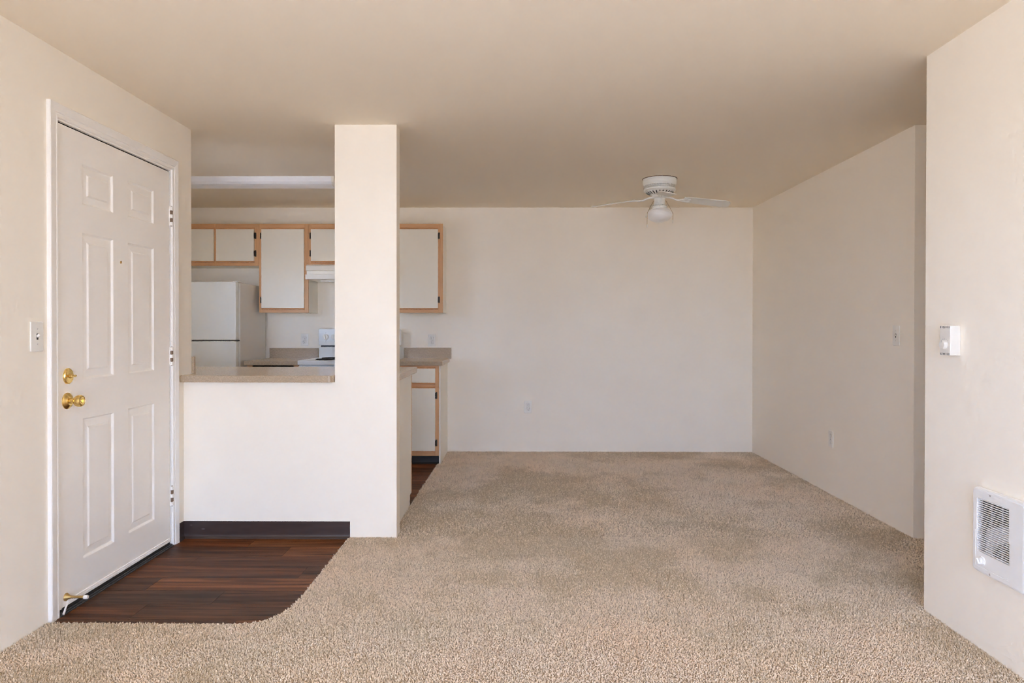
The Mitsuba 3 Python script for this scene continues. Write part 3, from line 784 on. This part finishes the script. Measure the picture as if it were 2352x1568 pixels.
for bx, by, br in ((-1.70, 6.335, 0.092), (-1.31, 6.335, 0.075), (-1.70, 6.10, 0.075), (-1.31, 6.10, 0.092)):
    add(k + '__drip_pan', lathe([(0, 0.9095), (br + 0.012, 0.9095), (br + 0.014, 0.9125), (br + 0.006, 0.913), (br - 0.01, 0.9102), (0, 0.9100)], 36).apply_translation([bx, by, 0]), 'coil_black', smooth=40)
    th = np.linspace(0, 2 * np.pi * 3.6, 120)
    rr = np.linspace(0.02, br, 120)
    add(k + '__burner_coil', tube(np.column_stack([bx + rr * np.cos(th), by + rr * np.sin(th), np.full(120, 0.9175)]), 0.0042, 6), 'coil_black', smooth=True)
tag(k, 'white electric stove with coil burners, partly behind the pillar', 'stove')

# ------------------------------------------------------------------ range hood
k = 'range_hood'
hp = Polygon([(YB - 0.001, 1.760), (6.205, 1.760), (6.180, 1.745), (6.178, 1.706), (6.205, 1.700), (6.205, 1.672), (6.165, 1.668), (6.165, 1.626), (YB - 0.001, 1.626)])
add(k + '__body', placed(trimesh.creation.extrude_polygon(hp, 0.77), frame([-1.895, 0, 0], [0, 1, 0], [0, 0, 1], [1, 0, 0])), 'hood_white')
add(k + '__lip', cbox(-1.878, -1.142, 6.158, 6.166, 1.628, 1.667, 0.001), 'hood_white')
add(k + '__switch', cbox(-1.30, -1.26, 6.172, 6.179, 1.72, 1.735, 0.001), 'slot_dark')
add(k + '__lamp_cover', rbox(-1.80, -1.62, 6.30, 6.45, 1.612, 1.630, 0.006), 'hood_white', smooth=40)
tag(k, 'cream range hood under the short upper cabinet beside the pillar', 'range hood')

# ------------------------------------------------------------------ fluorescent kitchen light
k = 'kitchen_ceiling_light'
prof = Polygon([(5.248, ZC - 0.0005), (5.252, ZC - 0.040), (5.268, ZC - 0.056), (5.300, ZC - 0.062), (5.410, ZC - 0.062), (5.442, ZC - 0.056), (5.458, ZC - 0.040), (5.462, ZC - 0.0005)])
add(k + '__lens', placed(trimesh.creation.extrude_polygon(prof, 1.195), frame([-2.61, 0, 0], [0, 1, 0], [0, 0, 1], [1, 0, 0])), 'lens_plastic')
pc = Polygon([(5.240, ZC - 0.0003), (5.245, ZC - 0.044), (5.264, ZC - 0.064), (5.300, ZC - 0.070), (5.410, ZC - 0.070), (5.446, ZC - 0.064), (5.465, ZC - 0.044), (5.470, ZC - 0.0003)])
for x0, x1 in ((-2.632, -2.61), (-1.415, -1.393)):
    add(k + '__end_cap', placed(trimesh.creation.extrude_polygon(pc, x1 - x0), frame([x0, 0, 0], [0, 1, 0], [0, 0, 1], [1, 0, 0])), 'lamp_metal')
tag(k, 'long white wraparound fluorescent light on the kitchen ceiling, switched off', 'ceiling light')

# ------------------------------------------------------------------ ceiling fan
k = 'ceiling_fan'
FX, FY = 1.093, 5.362
MF = frame([FX, FY, 0], [1, 0, 0], [0, 1, 0], [0, 0, 1])
add(k + '__ceiling_plate', placed(lathe([(0, ZC - 0.004), (0.1325, ZC - 0.004), (0.1325, ZC - 0.0002), (0, ZC - 0.0002)], 48), MF), 'worn_metal')
hous = [(0, ZC - 0.004), (0.1275, ZC - 0.004), (0.1285, ZC - 0.012), (0.1265, ZC - 0.016), (0.1280, ZC - 0.020), (0.1280, ZC - 0.038), (0.1255, ZC - 0.042), (0.1240, ZC - 0.050), (0.1215, ZC - 0.053), (0.1200, ZC - 0.079), (0.1225, ZC - 0.083), (0.1215, ZC - 0.091), (0.112, ZC - 0.101), (0.080, ZC - 0.118), (0.062, ZC - 0.126), (0.0, ZC - 0.126)]
hk = add(k + '__housing', placed(lathe(hous[::-1], 64), MF), 'fan_white', smooth=30)
holes = []
for row in range(4):
    zz = ZC - 0.0572 - row * 0.0062
    rr_ = 0.1213 - row * 0.00035
    for i in range(72):
        a = (i + 0.5 * (row % 2)) / 72 * 2 * math.pi
        h = trimesh.Trimesh([[0, -0.0036, 0], [0.0032, 0, 0], [0, 0.0036, 0], [-0.0032, 0, 0], [0, 0, -0.003]], [[0, 1, 2], [0, 2, 3], [0, 4, 1], [1, 4, 2], [2, 4, 3], [3, 4, 0]], process=False)
        holes.append(placed(h, MF @ frame([rr_ * math.cos(a), rr_ * math.sin(a), zz], [-math.sin(a), math.cos(a), 0], [0, 0, 1], [math.cos(a), math.sin(a), 0])))
tag(add(k + '__vent_hole', join(*holes), 'slot_dark'), kind='stuff')
for i in range(24):
    a = (i + 0.3) / 24 * 2 * math.pi
    s = cbox(-0.0045, 0.0045, 0.072, 0.108, -0.001, 0.0022, 0.0008)
    s.apply_transform(trimesh.transformations.rotation_matrix(math.radians(28.5), [1, 0, 0], [0, 0.090, 0]))
    s.apply_translation([0, 0, ZC - 0.1135])
    add(k + '__vent_slot', placed(s, MF @ frame([0, 0, 0], [math.cos(a), math.sin(a), 0], [-math.sin(a), math.cos(a), 0], [0, 0, 1])), 'slot_dark')
add(k + '__motor_hub', placed(lathe([(0, ZC - 0.150), (0.050, ZC - 0.150), (0.060, ZC - 0.144), (0.060, ZC - 0.130), (0.052, ZC - 0.126), (0, ZC - 0.126)], 40), MF), 'fan_white', smooth=35)
add(k + '__switch_housing', placed(lathe([(0, ZC - 0.196), (0.043, ZC - 0.196), (0.0445, ZC - 0.192), (0.0405, ZC - 0.188), (0.0405, ZC - 0.158), (0.043, ZC - 0.152), (0.038, ZC - 0.148), (0, ZC - 0.148)], 40), MF), 'fan_white', smooth=35)
fit_ = add(k + '__light_fitter', placed(lathe([(0, ZC - 0.228), (0.055, ZC - 0.228), (0.0575, ZC - 0.222), (0.056, ZC - 0.212), (0.047, ZC - 0.200), (0.042, ZC - 0.196), (0, ZC - 0.196)], 40), MF), 'fan_white', smooth=35)
hs = []
for row in range(2):
    for i in range(40):
        a = (i + 0.5 * row) / 40 * 2 * math.pi
        h = trimesh.creation.icosphere(subdivisions=1, radius=0.0017)
        rr_, zz = (0.0545, ZC - 0.2105) if row else (0.0505, ZC - 0.2045)
        h.apply_translation([rr_ * math.cos(a), rr_ * math.sin(a), zz])
        hs.append(placed(h, MF))
tag(add(k + '__light_fitter__perforation', join(*hs), 'slot_dark'), kind='stuff')
for i in range(3):
    a = math.radians(-100 + 120 * i)
    add(k + '__light_fitter__thumb_screw', placed(tube([(0.052, 0, 0), (0.062, 0, 0)], 0.0028, 8), MF @ frame([0, 0, ZC - 0.219], [math.cos(a), math.sin(a), 0], [-math.sin(a), math.cos(a), 0], [0, 0, 1])), 'chain_brass')
glb = [(0, 2.010), (0.030, 2.012), (0.058, 2.020), (0.078, 2.033), (0.091, 2.050), (0.0965, 2.066), (0.0965, 2.078), (0.092, 2.090), (0.080, 2.102), (0.064, 2.111), (0.053, 2.117), (0.050, 2.122), (0, 2.122)]
tag(add(k + '__globe', placed(lathe(glb, 48), MF), 'globe_glass', smooth=50), 'white opal glass globe')


def blade_mesh():
    r0, r1 = 0.185, 0.530
    out = Polygon([(r0, -0.043), (r0 + 0.02, -0.050), (r1 - 0.035, -0.0625), (r1 - 0.008, -0.050), (r1, -0.030), (r1, 0.030), (r1 - 0.008, 0.050), (r1 - 0.035, 0.0625), (r0 + 0.02, 0.050), (r0, 0.043)])
    m = prism(out, -0.003, 0.003, 0.0012)
    return m


def arm_mesh():
    ms = [tube([(0.045, 0, 0.000), (0.075, 0, 0.0015), (0.105, 0, -0.004), (0.13, 0, -0.012), (0.155, 0, -0.010)], [0.008, 0.007, 0.0065, 0.0065, 0.007], 8)]
    for s in (-1, 0, 1):
        ms.append(tube([(0.15, 0, -0.010), (0.17, s * 0.016, -0.0085), (0.19, s * 0.027, -0.006), (0.215, s * 0.031, -0.005), (0.232, s * 0.022, -0.0045)], [0.006, 0.005, 0.0045, 0.0045, 0.0035], 7))
    return join(*ms)


BM, AM = blade_mesh(), arm_mesh()
for q in range(4):
    a = math.radians(-5.0 + 90 * q)
    R = frame([FX, FY, ZC - 0.143], [math.cos(a), math.sin(a), 0], [-math.sin(a), math.cos(a), 0], [0, 0, 1])
    droop = trimesh.transformations.rotation_matrix(math.radians(7.5), [0, 1, 0], [0.05, 0, 0])
    pitch = trimesh.transformations.rotation_matrix(math.radians(-12), [1, 0, 0])
    b = add(k + '__blade', placed(BM, R @ droop @ pitch), 'blade_white')
    add(b + '__arm', placed(AM, R @ droop @ pitch), 'fan_white', smooth=60)
for sx, z1, a0 in ((-1, 1.990, 190), (1, 2.022, -12)):
    a = math.radians(a0)
    dx, dy = math.cos(a), math.sin(a)
    pth = [(FX + dx * 0.040, FY + dy * 0.040, 2.176), (FX + dx * 0.050, FY + dy * 0.050, 2.172), (FX + dx * 0.0985, FY + dy * 0.0985, 2.082), (FX + dx * 0.1000, FY + dy * 0.1000, 2.070), (FX + dx * 0.1000, FY + dy * 0.1000, z1)]
    c = add(k + '__pull_chain', tube(pth, 0.0016, 6), 'chain_brass')
    add(c + '__pull', lathe([(0, -0.022), (0.0036, -0.020), (0.0044, -0.012), (0.003, -0.004), (0.0018, 0.002), (0, 0.002)], 14).apply_translation([pth[-1][0], pth[-1][1], z1]), 'white_plastic', smooth=40)
tag(k, 'white four-blade ceiling fan with globe light in the dining area', 'ceiling fan')

# ------------------------------------------------------------------ thermostat
k = 'thermostat'
MT = on_right(2.742, 1.150, XN)
add(k + '__body', placed(rbox(-0.0335, 0.0335, -0.0585, 0.0585, 0.0, 0.042, 0.003), MT), 'thermostat_white', smooth=40)
add(k + '__dial', placed(lathe([(0, 0.041), (0.0185, 0.041), (0.0185, 0.049), (0.0165, 0.0545), (0, 0.055)], 36), MT @ frame([-0.001, -0.016, 0], [1, 0, 0], [0, 1, 0], [0, 0, 1])), 'thermostat_white', smooth=40)
add(k + '__dial__pointer', placed(cbox(-0.0012, 0.0012, -0.006, 0.002, 0.0545, 0.0556), MT), 'screw_steel')
for s in (-1, 1):
    for i in range(7):
        u = -0.027 + i * 0.009
        sl = cbox(u - 0.0016, u + 0.0016, s * 0.0525 - 0.004, s * 0.0525 + 0.004, 0.0412, 0.0422)
        add(k + '__vent_slot', placed(sl, MT), 'slot_dark')
mk = [cbox(-0.0006, 0.0006, 0.0215, 0.0245, 0.0418, 0.0424)]
mks = []
for i in range(7):
    a = math.radians(-75 + 25 * i)
    mks.append(placed(cbox(-0.0005, 0.0005, 0.0215, 0.0245, 0.0418, 0.0424), frame([-0.001, -0.016, 0], [math.cos(a), math.sin(a), 0], [-math.sin(a), math.cos(a), 0], [0, 0, 1])))
add(k + '__mark', placed(join(*mks), MT), 'slot_dark')
tag(k, 'white box thermostat with a round dial on the near right wall', 'thermostat')

# ------------------------------------------------------------------ wall heater
k = 'wall_heater'
HU0, HU1, HV0, HV1 = -0.135, 0.135, -0.155, 0.155
MH = on_right(2.457, 0.458, XN)
outer = rrect(HU0, HU1, HV0, HV1, 0.018)
GU0, GU1, GV0, GV1 = -0.107, 0.058, -0.083, 0.122
GU0, GU1, GV0, GV1 = -0.108, 0.060, -0.078, 0.118
plate = prism(outer, 0.0, 0.030, 0.010)
try:
    import manifold3d as m3
    def tom(t):
        return m3.Manifold(m3.Mesh(np.asarray(t.vertices, np.float32), np.asarray(t.faces, np.uint32)))
    cut = tom(plate)
    for tool in (cbox(GU0, GU1, GV0, GV1, 0.006, 0.05), cbox(GU0 - 0.006, GU1 + 0.006, -0.132, -0.0, 0.0285, 0.05)):
        cut = cut - tom(tool) if tool is not None else cut
    r = cut.to_mesh()
    if len(r.tri_verts):
        plate = trimesh.Trimesh(r.vert_properties[:, :3], r.tri_verts, process=False)
except Exception as e:
    print('heater boolean failed', e)
add(k + '__cover', placed(plate, MH), 'heater_white')
add(k + '__element_box', placed(cbox(GU0, GU1, GV0, GV1, 0.0055, 0.0075), MH), 'heater_inside')
add(k + '__baffle', placed(prism(Polygon([(-0.080, 0.01), (0.050, 0.055), (0.050, -0.005), (-0.02, -0.03), (-0.06, -0.078), (-0.085, -0.078)]), 0.0074, 0.012), MH), 'heater_baffle')
NS = 25
for i in range(NS):
    v = GV0 + (i + 0.5) * (GV1 - GV0) / NS
    s = cbox(GU0 - 0.001, GU1 + 0.001, -0.0016, 0.0016, -0.004, 0.004, 0.0007)
    s.apply_transform(trimesh.transformations.rotation_matrix(math.radians(-8), [1, 0, 0]))
    s.apply_translation([0, v, 0.0235])
    add(k + '__slat', placed(s, MH), 'heater_white')
for u in (-0.052, 0.004):
    add(k + '__grille_bar', placed(cbox(u - 0.0015, u + 0.0015, GV0, GV1, 0.0105, 0.0145), MH), 'heater_white')
MKH = MH @ frame([-0.078, -0.108, 0], [1, 0, 0], [0, 1, 0], [0, 0, 1])
kn = add(k + '__knob', placed(lathe([(0, 0.027), (0.0175, 0.027), (0.0175, 0.031), (0.0150, 0.034), (0.0118, 0.034), (0.0110, 0.043), (0, 0.0435)], 32), MKH), 'heater_white', smooth=35)
add(kn + '__grip', placed(rbox(-0.003, 0.003, -0.0105, 0.0105, 0.042, 0.048, 0.0015), MKH @ frame([0, 0, 0], [0.8, 0.6, 0], [-0.6, 0.8, 0], [0, 0, 1])), 'heater_white')
for v in (0.140, -0.143):
    add(k + '__screw', placed(lathe([(0, 0.0285), (0.0042, 0.0285), (0.0040, 0.0305), (0.0012, 0.0312), (0, 0.0308)], 16), MH @ frame([-0.036, v, 0], [1, 0, 0], [0, 1, 0], [0, 0, 1])), 'screw_steel')
tag(k, 'white louvered electric wall heater low on the near right wall', 'heater')
